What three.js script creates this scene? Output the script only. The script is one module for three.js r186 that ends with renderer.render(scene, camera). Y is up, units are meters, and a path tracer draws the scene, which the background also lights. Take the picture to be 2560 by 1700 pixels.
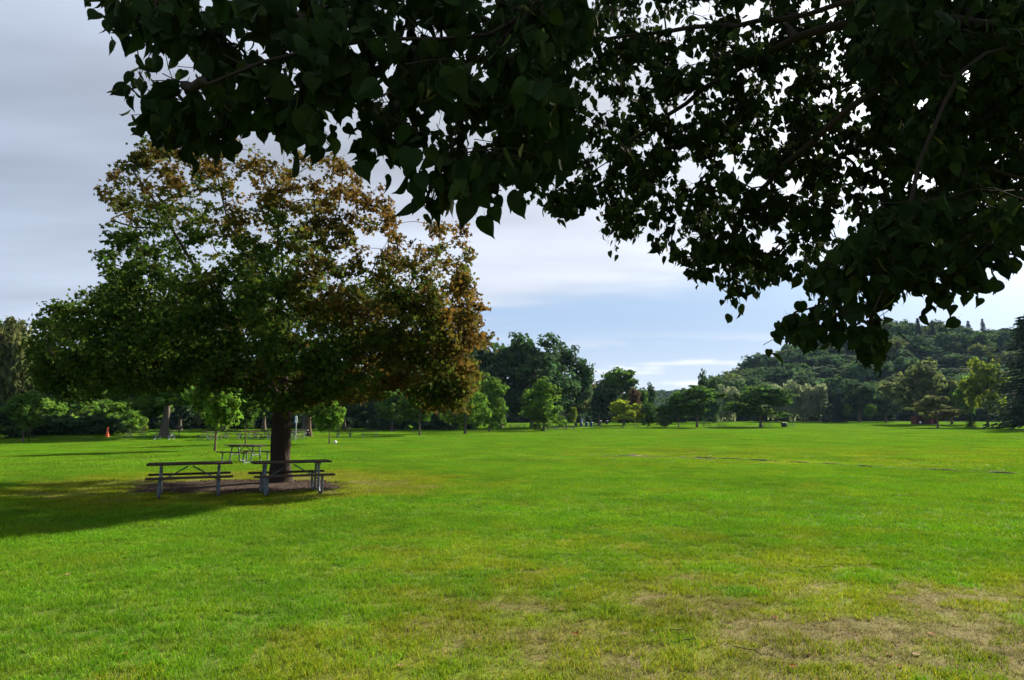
import * as THREE from 'three';
import { mergeGeometries } from 'three/addons/utils/BufferGeometryUtils.js';
import { createNoise2D, createNoise3D } from 'simplex-noise';

// ---------------------------------------------------------------- camera, sky, sun, exposure
const scene = new THREE.Scene();
const F = 1700, CX = 1280, HZ = 1052, EYE = 1.8;            // focal length and horizon in photo pixels, eye height in metres
const PITCH = Math.atan((HZ - 850) / F);
const camera = new THREE.PerspectiveCamera(2 * Math.atan(850 / F) * 180 / Math.PI, 1024 / 680, 0.1, 4000);
camera.position.set(0, EYE, 0);
camera.rotation.set(PITCH, 0, 0);
const renderer = new THREE.WebGLRenderer({ antialias: true });
renderer.toneMapping = THREE.LinearToneMapping;
renderer.toneMappingExposure = 3.7;
renderer.shadowMap.enabled = true;
const rad = THREE.MathUtils.degToRad;
const SUN_AZ = rad(43), SUN_EL = rad(27);
const sunDir = new THREE.Vector3(Math.sin(SUN_AZ) * Math.cos(SUN_EL), Math.sin(SUN_EL), -Math.cos(SUN_AZ) * Math.cos(SUN_EL));
const sun = new THREE.DirectionalLight(new THREE.Color(1, 0.92, 0.78), 5);
sun.position.copy(sunDir).multiplyScalar(200); sun.castShadow = true; sun.shadow.radius = 3;
sun.shadow.mapSize.set(4096, 4096);
Object.assign(sun.shadow.camera, { left: -120, right: 120, top: 120, bottom: -120, near: 1, far: 600 });
scene.add(sun, sun.target);

// ---------------------------------------------------------------- numbers
let seed = 7;
function rng() { seed |= 0; seed = seed + 0x6D2B79F5 | 0; let t = Math.imul(seed ^ seed >>> 15, 1 | seed); t = t + Math.imul(t ^ t >>> 7, 61 | t) ^ t; return ((t ^ t >>> 14) >>> 0) / 4294967296; }
const R = (a, b) => a + (b - a) * rng();
const gauss = () => (rng() + rng() + rng() + rng() - 2) * 1.0;
const reseed = (s) => { seed = s; };
reseed(3); const n2 = createNoise2D(rng), n3 = createNoise3D(rng);
const sst = (a, b, x) => { const t = Math.min(1, Math.max(0, (x - a) / (b - a))); return t * t * (3 - 2 * t); };
const lerp = (a, b, t) => a + (b - a) * t;
const mix3 = (a, b, t) => [lerp(a[0], b[0], t), lerp(a[1], b[1], t), lerp(a[2], b[2], t)];
const V = (x, y, z) => new THREE.Vector3(x, y, z);
const fbm = (x, y, o) => { let s = 0, a = .5; for (let i = 0; i < o; i++) { s += a * n2(x, y); x = x * 2.03 + 11.3; y = y * 2.03 - 5.7; a *= .5; } return s; };

{ // the sky: thin overcast to the left and above, clear air low on the right, brighter around the veiled sun
  const W = 2048, H = 1024, data = new Float32Array(W * H * 4);
  for (let j = 0; j < H; j++) {
    const el = ((j + .5) / H - .5) * Math.PI, eld = el * 180 / Math.PI, y = Math.sin(el), c = Math.cos(el);
    for (let i = 0; i < W; i++) {
      const a = ((i + .5) / W - .5) * 2 * Math.PI, x = Math.cos(a) * c, z = Math.sin(a) * c, k = (j * W + i) * 4;
      if (eld < -3) { data[k] = .16; data[k + 1] = .18; data[k + 2] = .2; data[k + 3] = 1; continue; }
      const az = Math.atan2(x, -z);                                           // 0 straight ahead, positive to the right
      const ang = Math.acos(Math.min(1, x * sunDir.x + y * sunDir.y + z * sunDir.z)) * 180 / Math.PI;
      const h = Math.max(.05, y + .07), px = x / h, pz = z / h;
      const e0 = 9 + 11 * Math.sin(az);
      const big = fbm(px * .16 + 3, pz * .42 + 1, 5), fine = fbm(px * .5 + 9, pz * 1.5 + 4, 5);
      let cover = sst(-2.4, 3.2, eld - e0 + big * 5 + fine * 2.4) * lerp(.86, 1, sst(12, 26, eld));
      const low = sst(.12, .34, fbm(px * .42 - 4, pz * 1.2 + 7, 5)) * (1 - sst(4, 8, eld)) * .8;   // small banks low over the horizon
      cover = Math.max(cover, low);
      const air = mix3(mix3([.56, .63, .71], [.33, .455, .63], sst(0, 9, eld)), [.22, .35, .59], sst(9, 45, eld));
      const glow = Math.exp(-Math.pow(ang / 27, 2)), core = Math.exp(-Math.pow(ang / 13, 2));
      const tex = 1 + .34 * big + .22 * fine;
      const cl = mix3([.35, .408, .52], [.55, .58, .645], sst(85, 26, ang) * .9);
      const bright = (1 - sst(8, 19, eld)) * .07;
      const cloud = cl.map((v, q) => (v + bright * [1, .98, .93][q]) * tex);
      for (let q = 0; q < 3; q++) data[k + q] = .375 * (lerp(air[q], lerp(cloud[q], [.86, .87, .88][q], low * .8), cover) + glow * .15 + core * 2.2);
      data[k + 3] = 1;
    }
  }
  const tex = new THREE.DataTexture(data, W, H, THREE.RGBAFormat, THREE.FloatType);
  tex.mapping = THREE.EquirectangularReflectionMapping; tex.magFilter = THREE.LinearFilter; tex.minFilter = THREE.LinearFilter; tex.needsUpdate = true;
  scene.background = tex; scene.environment = tex;
}

// ---------------------------------------------------------------- scene helpers
const used = new Map();
function numbered(name) { const n = used.get(name) || 0; used.set(name, n + 1); return n ? `${name}_${String(n).padStart(3, '0')}` : name; }
function shade(o) { o.castShadow = true; o.receiveShadow = true; return o; }
function tag(o, label, category, group) { o.userData.label = label; o.userData.category = category; if (group) o.userData.group = group; return o; }
function thing(name, label, category, pos, turn = 0, group) {
  const o = new THREE.Group(); o.name = numbered(name); o.position.copy(pos); o.rotation.y = turn; scene.add(o);
  return tag(o, label, category, group);
}
function part(name, geo, mat, parent, label) { const m = shade(new THREE.Mesh(geo, mat)); m.name = name; if (label) m.userData.label = label; parent.add(m); return m; }
function structure(name, geo, mat) { const m = shade(new THREE.Mesh(geo, mat)); m.name = numbered(name); m.userData.kind = 'structure'; scene.add(m); return m; }
const std = (r, g, b, rough = .85, extra = {}) => { const m = new THREE.MeshPhysicalMaterial({ roughness: rough, side: THREE.DoubleSide, specularIntensity: rough >= .8 ? .08 : .6, ...extra }); m.color.setRGB(r, g, b); return m; };
const leafMat = (r, g, b, trans = .4, rough = 1) => { const m = new THREE.MeshPhysicalMaterial({ roughness: rough, transmission: trans, thickness: 0, vertexColors: true, side: THREE.DoubleSide, specularIntensity: .06 }); m.color.setRGB(r, g, b); return m; };

// mesh collector
class MB {
  constructor() { this.p = []; this.c = []; this.i = []; this.n = 0; }
  v(x, y, z, r = 1, g = 1, b = 1) { this.p.push(x, y, z); this.c.push(r, g, b); return this.n++; }
  t(a, b, c) { this.i.push(a, b, c); }
  geo(smooth) {
    const g = new THREE.BufferGeometry();
    g.setAttribute('position', new THREE.BufferAttribute(new Float32Array(this.p), 3));
    g.setAttribute('color', new THREE.BufferAttribute(new Float32Array(this.c), 3));
    g.setIndex(this.n > 65535 ? new THREE.BufferAttribute(new Uint32Array(this.i), 1) : new THREE.BufferAttribute(new Uint16Array(this.i), 1));
    if (smooth) g.computeVertexNormals();
    return g;
  }
}
const _t = V(0, 0, 0), _u = V(0, 0, 0), _w = V(0, 0, 0);
function tube(mb, pts, rads, sides = 6, wobble = 0, cap = true) {        // tapered tube along points
  const up = Math.abs(pts[pts.length - 1].y - pts[0].y) > .7 * pts[0].distanceTo(pts[pts.length - 1]) ? V(1, 0, .3) : V(.1, 1, .05);
  let prev = null, first = null;
  for (let k = 0; k < pts.length; k++) {
    _t.subVectors(pts[Math.min(k + 1, pts.length - 1)], pts[Math.max(k - 1, 0)]).normalize();
    _u.crossVectors(_t, up).normalize(); _w.crossVectors(_u, _t);
    const ring = [];
    for (let s = 0; s < sides; s++) {
      const a = s / sides * 2 * Math.PI, p = pts[k];
      let r = rads[k] * (1 + (wobble ? wobble * n3(Math.cos(a) * 1.7 + p.x, p.y * 1.1, Math.sin(a) * 1.7 + p.z) : 0));
      if (wobble > .09) r *= 1 + .055 * n3(Math.cos(a) * 5.5, p.y * .9, Math.sin(a) * 5.5);
      const ca = Math.cos(a) * r, sa = Math.sin(a) * r;
      ring.push(mb.v(p.x + _u.x * ca + _w.x * sa, p.y + _u.y * ca + _w.y * sa, p.z + _u.z * ca + _w.z * sa));
    }
    if (prev) for (let s = 0; s < sides; s++) { const e = (s + 1) % sides; mb.t(prev[s], ring[e], ring[s]); mb.t(prev[s], prev[e], ring[e]); }
    prev = ring; first = first || ring;
  }
  if (cap) for (const r of [first, prev]) for (let s = 1; s < sides - 1; s++) mb.t(r[0], r[s], r[s + 1]);
}

// ---------------------------------------------------------------- terrain
const HILL = [[.20, 0], [.25, 1], [.29, 9], [.325, 15], [.37, 23], [.42, 31], [.48, 38], [.57, 45], [.66, 45], [.75, 41], [1.1, 34], [1.6, 20], [2.2, 0]];
function table(tab, u) { if (u <= tab[0][0]) return tab[0][1]; for (let k = 1; k < tab.length; k++) if (u < tab[k][0]) return lerp(tab[k - 1][1], tab[k][1], sst(tab[k - 1][0], tab[k][0], u)); return tab[tab.length - 1][1]; }
function H(x, z) {
  const d = -z, r = Math.hypot(x, z);
  let h = 1.68 * sst(110, 250, d) + .05 * n2(x * .06, z * .06) * sst(8, 30, r);
  h += .55 * Math.exp(-Math.pow((x + 42) / 9, 2) - Math.pow((d - 66) / 7, 2));         // low bank under the shrubs at the left
  if (d > 180) h += table(HILL, x / d) * sst(245, 415, d) * (1 + .06 * n2(x * .012, z * .012));
  if (d > 500) h += (26 + 7 * n2(x * .004 + 3, 2)) * sst(620, 900, d) * sst(-1.5, -.6, x / d + .9);
  return h;
}
const ray = (px, py) => V((px - CX) / F, (850 - py) / F, -1).applyEuler(camera.rotation);
const at = (px, py, d) => { const r = ray(px, py); return V(0, EYE, 0).addScaledVector(r, d / -r.z); };    // a pixel and its depth in metres
function ground(px, py) {
  const r = ray(px, py);
  for (let d = 3; d < 300; d += .25) { const k = d / -r.z; if (EYE + r.y * k <= H(r.x * k, -d)) return V(r.x * k, H(r.x * k, -d), -d); }
  throw new Error(`no ground at ${px} ${py}`);
}
const MAPLE = ground(702, 1208);

// what grows where: green turf, yellowed turf, straw, bare soil
const RUT_A = [7.6, 34.8], RUT_B = [18.5, 22.8];
function turf(x, z) {
  const d = -z;
  const near = 1.0 * Math.exp(-Math.pow((x - 2.4) / 3.4, 2) - Math.pow((d - 4.6) / 2.2, 2)) + .75 * Math.exp(-Math.pow((x - 4.6) / 2.4, 2) - Math.pow((d - 6.6) / 1.7, 2))
    + .38 * Math.exp(-Math.pow((x - .6) / 2.6, 2) - Math.pow((d - 7.2) / 2.6, 2)) + .25 * Math.exp(-Math.pow((x - 2) / 4, 2) - Math.pow((d - 10) / 2.6, 2));
  const band = .27 * sst(24, 30, d) * (1 - sst(42, 52, d)) * sst(-4, 8, x);
  const mx = (x - MAPLE.x + .8) / 1.25, mz = z - MAPLE.z - .6, mr = Math.hypot(mx, mz);
  const ring = .75 * (1 - sst(3.2, 6.6, mr + n2(x * .5, z * .5) * .8));
  const na = n2(x * .21 + 8, z * .21), nb = n2(x * .75, z * .75 + 5), nc = n2(x * 2.1, z * 2.1), nd = n2(x * 5.2 + 1, z * 5.2);
  let dry = near * (.84 + .55 * nb + .35 * nc) + band + ring + .17 * na + .13 * nb + .10 * nc + .06 * nd - .10;
  let soil = sst(1.0, 1.5, near + .34 * nc + .30 * nd + .16 * nb - .10);
  const ru = Math.min(1, Math.max(0, ((x - RUT_A[0]) * (RUT_B[0] - RUT_A[0]) + (d - RUT_A[1]) * (RUT_B[1] - RUT_A[1])) / (Math.pow(RUT_B[0] - RUT_A[0], 2) + Math.pow(RUT_B[1] - RUT_A[1], 2))));
  const rd = Math.abs(Math.hypot(x - lerp(RUT_A[0], RUT_B[0], ru), d - lerp(RUT_A[1], RUT_B[1], ru)) + .15 * nc);
  const rut = (1 - sst(.18, .42, rd)) * (ru > 0 && ru < 1 ? 1 : 0) * sst(-.9, -.3, nb + .2);
  const scuff = sst(.25, .6, Math.exp(-Math.pow((x - 6) / 3.6, 2) - Math.pow((d - 36.5) / 3.4, 2)) * (.75 + .7 * nc + .4 * nb) - .12);
  soil = Math.max(soil, rut * .3, scuff * .25);
  return [Math.min(1, Math.max(0, dry)), soil];
}
const GREEN = [.092, .208, .004], YELLOW = [.160, .214, .006], STRAW = [.205, .192, .066], SOIL = [.095, .066, .040];
const turfColor = (dry) => dry < .45 ? mix3(GREEN, YELLOW, dry / .45) : mix3(YELLOW, STRAW, sst(.45, 1, dry));

// mulch outline under the maple, in metres round its centre
const BED = V(MAPLE.x - .65, 0, MAPLE.z + 1.2);
const bedR = (a) => (1 + .10 * n2(Math.cos(a) * 1.4 + 5, Math.sin(a) * 1.4) + .05 * n2(Math.cos(a) * 5, Math.sin(a) * 5)) * 1 / Math.hypot(Math.cos(a) / 3.15, Math.sin(a) / 2.2);
const bedTest = (x, z) => { const dx = x - BED.x, dz = z - BED.z; return Math.hypot(dx, dz) / bedR(Math.atan2(dz, dx)); };

function noiseTex(size, fn, srgb) {
  const d = new Uint8Array(size * size * 4);
  for (let j = 0; j < size; j++) for (let i = 0; i < size; i++) { const v = fn(i / size, j / size), k = (j * size + i) * 4; for (let q = 0; q < 3; q++) d[k + q] = Math.max(0, Math.min(255, (Array.isArray(v) ? v[q] : v) * 255)); d[k + 3] = 255; }
  const t = new THREE.DataTexture(d, size, size); t.magFilter = THREE.LinearFilter; t.minFilter = THREE.LinearMipmapLinearFilter; t.generateMipmaps = true; t.wrapS = t.wrapT = THREE.RepeatWrapping; if (srgb) t.colorSpace = THREE.SRGBColorSpace; t.needsUpdate = true; return t;
}
const tileNoise = (u, v, f, o = 4) => { let s = 0, a = .5; for (let k = 0; k < o; k++) { const A = u * 2 * Math.PI, B = v * 2 * Math.PI, q = f / 6.283; s += a * (n3(Math.cos(A) * q + k * 7, Math.sin(A) * q, Math.cos(B) * q + 3 * k) + n3(Math.sin(B) * q + 9 - k, Math.cos(A) * q - 4, Math.sin(A) * q + Math.cos(B) * q)) * .6; f *= 2; a *= .5; } return s; };
const soilTex = noiseTex(512, (u, v) => .8 + .28 * tileNoise(u, v, 22, 4));
const barkTex = noiseTex(256, (u, v) => .62 + .5 * tileNoise(u, v, 9, 4));

{ // ground: one sheet to the horizon, rings round the camera, finer ahead
  const angs = []; for (let k = 0; k < 300; k++) angs.push(rad(-62 + 124 * k / 300)); for (let k = 0; k < 50; k++) angs.push(rad(62 + 236 * k / 50));
  const rs = [0]; for (let r = .6; r < 1150; r *= 1.034) rs.push(r);
  const mb = new MB(), N = angs.length, uv = [];
  for (const r of rs) for (const a of angs) {
    const x = Math.sin(a) * r, z = -Math.cos(a) * r, [dry, soil] = turf(x, z);
    const c = mix3(turfColor(Math.min(1, dry)), SOIL, Math.max(.5, soil * .9));
    mb.v(x, H(x, z), z, ...c); uv.push(x / 1.7, z / 1.7);
  }
  for (let j = 0; j < rs.length - 1; j++) for (let i = 0; i < N; i++) { const e = (i + 1) % N, a = j * N + i, b = j * N + e, c = a + N, d = b + N; if (j) mb.t(a, b, d); mb.t(a, d, c); }
  const g = mb.geo(true); g.setAttribute('uv', new THREE.BufferAttribute(new Float32Array(uv), 2));
  structure('ground', g, new THREE.MeshPhysicalMaterial({ vertexColors: true, roughness: 1, specularIntensity: .05, map: soilTex, bumpMap: soilTex, bumpScale: .012, side: THREE.DoubleSide }));
}
{ // bare mulch under the maple, and a strip of gravel path at the far left
  const mb = new MB(), uv = [], RN = 14, AN = 72;
  for (let j = 0; j <= RN; j++) for (let i = 0; i < AN; i++) {
    const a = i / AN * 2 * Math.PI, r = bedR(a) * j / RN, x = BED.x + Math.cos(a) * r, z = BED.z + Math.sin(a) * r;
    mb.v(x, H(x, z) + (j === RN ? -.01 : .012 + .02 * (1 - j / RN) + .01 * n2(x * 4, z * 4)), z); uv.push(x / .8, z / .8);
  }
  for (let j = 0; j < RN; j++) for (let i = 0; i < AN; i++) { const e = (i + 1) % AN, a = j * AN + i, b = j * AN + e; mb.t(a, b + AN, a + AN); mb.t(a, b, b + AN); }
  const g = mb.geo(true); g.deleteAttribute('color'); g.setAttribute('uv', new THREE.BufferAttribute(new Float32Array(uv), 2));
  const m = std(.058, .041, .031, 1); m.map = soilTex; m.bumpMap = soilTex; m.bumpScale = .03;
  structure('mulch_bed', g, m);
  const pm = new MB(), puv = [];
  for (let k = 0; k <= 30; k++) { const t = k / 30, d = lerp(60, 96, t), x = lerp(-66, -53, t) + Math.sin(t * 3) * 2; for (const s of [-1.3, 1.3]) { pm.v(x + s, H(x + s, -d) + .02, -d); puv.push((x + s) / 2, d / 2); } if (k) { const a = 2 * k; pm.t(a - 2, a - 1, a + 1); pm.t(a - 2, a + 1, a); } }
  const pg = pm.geo(true); pg.deleteAttribute('color'); pg.setAttribute('uv', new THREE.BufferAttribute(new Float32Array(puv), 2));
  const gm = std(.33, .32, .30, 1); gm.map = soilTex; structure('gravel_path', pg, gm);
}

{ // low broken edge of turf and soil that crosses the field, and scuffed soil at its end
  const soilMat = std(.062, .045, .030, 1); soilMat.map = soilTex; soilMat.bumpMap = soilTex; soilMat.bumpScale = .03;
  const mb = new MB(), uv = [], N = 260; let last = -1;
  for (let k = 0; k <= N; k++) {
    const t = k / N, x0 = lerp(4.6, 18.9, t), d0 = table([[0, 37.2], [.21, 34.8], [1, 22.9]], t) + .25 * n2(t * 9, 4) + .08 * n2(t * 60, 2), hgt = .075 * lerp(.45, 1, sst(-.6, .4, n2(t * 13, 8) + .4 * n2(t * 50, 1))) * lerp(.6, 1, sst(.15, .4, t));
    const prof = [[.11, -.01], [.03, hgt * .9], [-.02, hgt], [-.12, -.012]], w = 1 + .4 * n2(t * 40, 9), first = mb.n;
    for (const [dz, h] of prof) { const x = x0 - dz * w * .62, z = -d0 + dz * w; mb.v(x, H(x, z) + h, z); uv.push(x, z); }
    if (last >= 0) for (let q = 0; q < 3; q++) { mb.t(last + q, first + q + 1, first + q); mb.t(last + q, last + q + 1, first + q + 1); }
    last = first;
  }
  const g = mb.geo(true); g.deleteAttribute('color'); g.setAttribute('uv', new THREE.BufferAttribute(new Float32Array(uv), 2)); structure('turf_edge', g, soilMat);
  reseed(15); const sb = new MB(), suv = [];
  for (let k = 0; k < 26; k++) {
    const x = R(3, 11), z = -(37.5 - (x - 4) * .62 + R(-2.2, 1.6)), rx = R(.1, .5), rz = R(.06, .2), c = sb.v(x, H(x, z) + .045, z), ring = []; suv.push(x, z);
    for (let q = 0; q < 11; q++) { const a = q / 11 * 6.283, r = R(.7, 1.2), px = x + Math.cos(a) * rx * r, pz = z + Math.sin(a) * rz * r; ring.push(sb.v(px, H(px, pz) + .01, pz)); suv.push(px, pz); }
    ring.forEach((q, i) => sb.t(c, ring[(i + 1) % 11], q));
  }
  const sg = sb.geo(true); sg.deleteAttribute('color'); sg.setAttribute('uv', new THREE.BufferAttribute(new Float32Array(suv), 2)); structure('scuffed_soil', sg, soilMat);
}
// ---------------------------------------------------------------- grass
function grassPatch(size, blades, hgt, wid, lean, straw, clump) {
  const mb = new MB(), cl = []; for (let k = 0; k < clump; k++) cl.push([R(-.5, .5) * size, R(-.5, .5) * size, R(0, 6.28)]);
  for (let k = 0; k < blades; k++) {
    let x, z; const c = cl[Math.floor(rng() * cl.length)];
    if (rng() < .3) { x = c[0] + gauss() * size * .10; z = c[1] + gauss() * size * .10; } else { x = R(-.5, .5) * size; z = R(-.5, .5) * size; }
    const a = R(0, 6.28), l = lean * R(.35, 1.25), h = hgt * R(.45, 1.3), w = wid * R(.7, 1.3), dx = Math.cos(a) * l * h, dz = Math.sin(a) * l * h;
    const s = R(0, 6.28), wx = Math.cos(s) * w * .5, wz = Math.sin(s) * w * .5;
    const v = R(.72, 1.28), col = rng() < Math.abs(straw) ? (straw > 0 ? [v * 2.1, v * 1.35, v * 3] : [v * 1.2, v * 1.15, v * 1.1]) : [v * R(.85, 1.2), v, v * R(.8, 1.3)];
    const a0 = mb.v(x - wx, -.008, z - wz, ...col), a1 = mb.v(x + wx, -.008, z + wz, ...col);
    const b0 = mb.v(x - wx * .8 + dx * .4, h * .62, z - wz * .8 + dz * .4, ...col), b1 = mb.v(x + wx * .8 + dx * .4, h * .62, z + wz * .8 + dz * .4, ...col);
    const t = mb.v(x + dx, h * .95, z + dz, ...col);
    mb.t(a0, a1, b1); mb.t(a0, b1, b0); mb.t(b0, b1, t);
  }
  return mb.geo();
}
{
  reseed(21);
  const mat = leafMat(1, 1, 1, .42, .9); mat.specularIntensity = .12;
  const bands = [   // nearest, farthest, patch size, blades, blade height, blade width
    [2.5, 13, .30, 420, .046, .0046], [12.2, 30, .5, 520, .05, .0085], [28, 75, 1.2, 800, .055, .018], [70, 260, 3.0, 1100, .07, .04]];
  const dryMat = mat;
  for (const [r0, r1, size, blades, hgt, wid] of bands) {
    const sets = [];
    for (let v = 0; v < 4; v++) sets.push({ g: grassPatch(size * 1.35, blades * 1.15 | 0, hgt, wid, .9, .07, 9), list: [] });
    for (let v = 0; v < 2; v++) sets.push({ g: grassPatch(size * 1.35, blades | 0, hgt * .62, wid, 1.9, -.15, 7), list: [] });
    const lim = r1 * .84;
    for (let z = r0 * .72; z < r1; z += size) for (let x = -lim; x < lim; x += size) {
      const jx = x + R(-.22, .22) * size, jz = z + R(-.22, .22) * size, r = Math.hypot(jx, jz);
      if (r < r0 || r > r1 || Math.abs(jx) > jz * .80 + 1.2) continue;
      if (bedTest(jx, -jz) < .97 + R(-.06, .06)) continue;
      if (jz > 180 && H(jx, -jz) > 1.75) continue;
      const [dry, soil] = turf(jx, -jz);
      if (rng() < soil * (r0 < 10 ? .06 : .85)) continue;
      const isDry = rng() < sst(.25, 1.05, dry + soil * .25) * .64;
      const set = sets[isDry ? 4 + (rng() * 2 | 0) : rng() * 4 | 0];
      const tone = 1 + .16 * n2(jx * .9 + 3, jz * .9) + .12 * n2(jx * .16, jz * .16 + 2) + R(-.13, .13);
      const c = turfColor(isDry ? Math.min(1, dry + .12) : Math.min(dry, .58) + R(-.12, .12)).map((q) => q * tone);
      const sc = isDry ? R(.8, 1.1) : R(.8, 1.15) * (1 + .25 * n2(jx * 1.7, jz * 1.7));
      set.list.push([jx, -jz, R(0, 6.28), sc, c]);
    }
    for (const s of sets) {
      if (!s.list.length) continue;
      const im = new THREE.InstancedMesh(s.g, mat, s.list.length); im.name = numbered('grass'); im.userData.kind = 'stuff'; shade(im);
      tag(im, 'short mown lawn grass covering the open field', 'grass');
      const M = new THREE.Matrix4(), q = new THREE.Quaternion(), C = new THREE.Color();
      s.list.forEach(([x, z, a, sc, c], k) => { q.setFromAxisAngle(V(0, 1, 0), a); M.compose(V(x, H(x, z), z), q, V(1, sc, 1)); im.setMatrixAt(k, M); im.setColorAt(k, C.setRGB(...c)); });
      scene.add(im);
    }
  }
}

// ---------------------------------------------------------------- branching
function grow(nodes, targets, step, o = {}) {
  // nodes: {p, up(parent index), len}; each target is reached by a bent shoot from the best node
  const first = nodes.length;
  const order = targets.map((t) => { let b = 1e9; for (let k = 0; k < first; k++) b = Math.min(b, nodes[k].p.distanceToSquared(t.p)); return [b, t]; }).sort((a, b) => a[0] - b[0]);
  for (const [, t] of order) {
    let best = 1e9, bi = 0;
    for (let k = o.from || 0; k < nodes.length; k++) {
      const n = nodes[k]; if (n.tip) continue;
      let c = n.p.distanceTo(t.p); if (c > best) continue;
      if (o.gravity && t.p.y < n.p.y) c += (n.p.y - t.p.y) * o.gravity;
      c += n.len * (o.tax || 0);
      if (c < best) { best = c; bi = k; }
    }
    const n = nodes[bi], dist = n.p.distanceTo(t.p), m = Math.max(2, Math.round(dist / step)), dir = V(0, 0, 0);
    if (n.up >= 0) dir.subVectors(n.p, nodes[n.up].p).normalize();
    const c1 = n.p.clone().addScaledVector(dir, dist * .3).add(V(0, dist * (o.lift || .08), 0));
    let par = bi;
    for (let k = 1; k <= m; k++) {
      const s = k / m, p = n.p.clone().multiplyScalar((1 - s) * (1 - s)).addScaledVector(c1, 2 * s * (1 - s)).addScaledVector(t.p, s * s);
      if (k < m) p.add(V(gauss(), gauss(), gauss()).multiplyScalar(step * .10));
      nodes.push({ p, up: par, len: nodes[par].len + p.distanceTo(nodes[par].p) }); par = nodes.length - 1;
    }
    nodes[par].tip = t; t.node = par;
  }
}
function branchMeshes(nodes, rTip, power, rTrunk, trunkCount, opts = {}) {
  const kids = nodes.map(() => []); nodes.forEach((n, k) => { if (n.up >= 0) kids[n.up].push(k); });
  const w = new Float64Array(nodes.length);
  for (let k = nodes.length - 1; k >= 0; k--) { if (!kids[k].length) w[k] = Math.pow(rTip, power); if (nodes[k].up >= 0) w[nodes[k].up] += w[k]; }
  const base = Math.pow(w[0], 1 / power), sc = rTrunk / base;
  const rr = (k) => { const r = Math.pow(w[k], 1 / power) * (nodes[k].thin || 1); return r * lerp(1, sc, sst(rTip * 1.5, base, r)); };
  const trunk = new MB(), twigs = new MB(), limbs = [];
  const done = new Uint8Array(nodes.length);
  const run = (start) => {     // a chain along the thickest child
    const ids = [start]; let k = start;
    while (kids[k].length) { let b = kids[k][0]; for (const c of kids[k]) if (w[c] > w[b]) b = c; ids.push(b); k = b; }
    return ids;
  };
  const stack = [0];
  while (stack.length) {
    const s = stack.pop(), ids = run(s); ids.forEach((k) => done[k] = 1);
    const pts = ids.map((k) => nodes[k].p), rs = ids.map(rr);
    if (nodes[s].up >= 0) { pts.unshift(nodes[nodes[s].up].p); rs.unshift(rs[0]); }
    const isTrunk = s === 0;
    if (isTrunk) { const y0 = pts[0].y; for (let k = 0; k < pts.length; k++) rs[k] *= 1 + .55 * Math.exp(-(pts[k].y - y0) / .28); tube(trunk, pts, rs, 30, .10); }
    else if (rs[0] > (opts.limb || .035) && pts.length > 3) { const m = new MB(); tube(m, pts, rs, 9, .08); limbs.push(m.geo(true)); }
    else tube(twigs, pts, rs, rs[0] > .012 ? 5 : 3, 0, false);
    for (const k of ids) for (const c of kids[k]) if (!done[c]) stack.push(c);
  }
  return { trunk: trunk.geo(true), limbs, twigs: twigs.geo(true) };
}
function skeleton(lines, step) {   // polylines that start on earlier ones
  const nodes = [];
  for (const { from, pts, thin } of lines) {
    let par = -1, prev;
    if (from) { let b = 1e9; nodes.forEach((n, k) => { const q = n.p.distanceTo(from); if (q < b) { b = q; par = k; } }); prev = nodes[par].p; }
    const curve = new THREE.CatmullRomCurve3(prev ? [prev, ...pts] : pts), n = Math.max(2, Math.round(curve.getLength() / step));
    for (let k = prev ? 1 : 0; k <= n; k++) {
      const p = curve.getPointAt(k / n); if (prev && k < n) p.add(V(gauss(), gauss(), gauss()).multiplyScalar(step * .07));
      nodes.push({ p, up: par, thin, len: par >= 0 ? nodes[par].len + p.distanceTo(nodes[par].p) : 0 }); par = nodes.length - 1;
    }
  }
  return nodes;
}
function inside(poly, x, y) { let c = false; for (let i = 0, j = poly.length - 1; i < poly.length; j = i++) { const [xi, yi] = poly[i], [xj, yj] = poly[j]; if ((yi > y) !== (yj > y) && x < (xj - xi) * (y - yi) / (yj - yi) + xi) c = !c; } return c; }
function box2(poly) { const xs = poly.map((p) => p[0]), ys = poly.map((p) => p[1]); return [Math.min(...xs), Math.min(...ys), Math.max(...xs), Math.max(...ys)]; }
const D2S = 2560 / 2361;           // outlines below were read off a picture 2361 wide
const outline = (list) => list.map(([x, y]) => [x * D2S, y * D2S]);

const barkDark = std(.034, .027, .022, 1, { vertexColors: false }), barkGrey = std(.105, .088, .070, 1), barkBrown = std(.105, .070, .046, 1);

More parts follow.
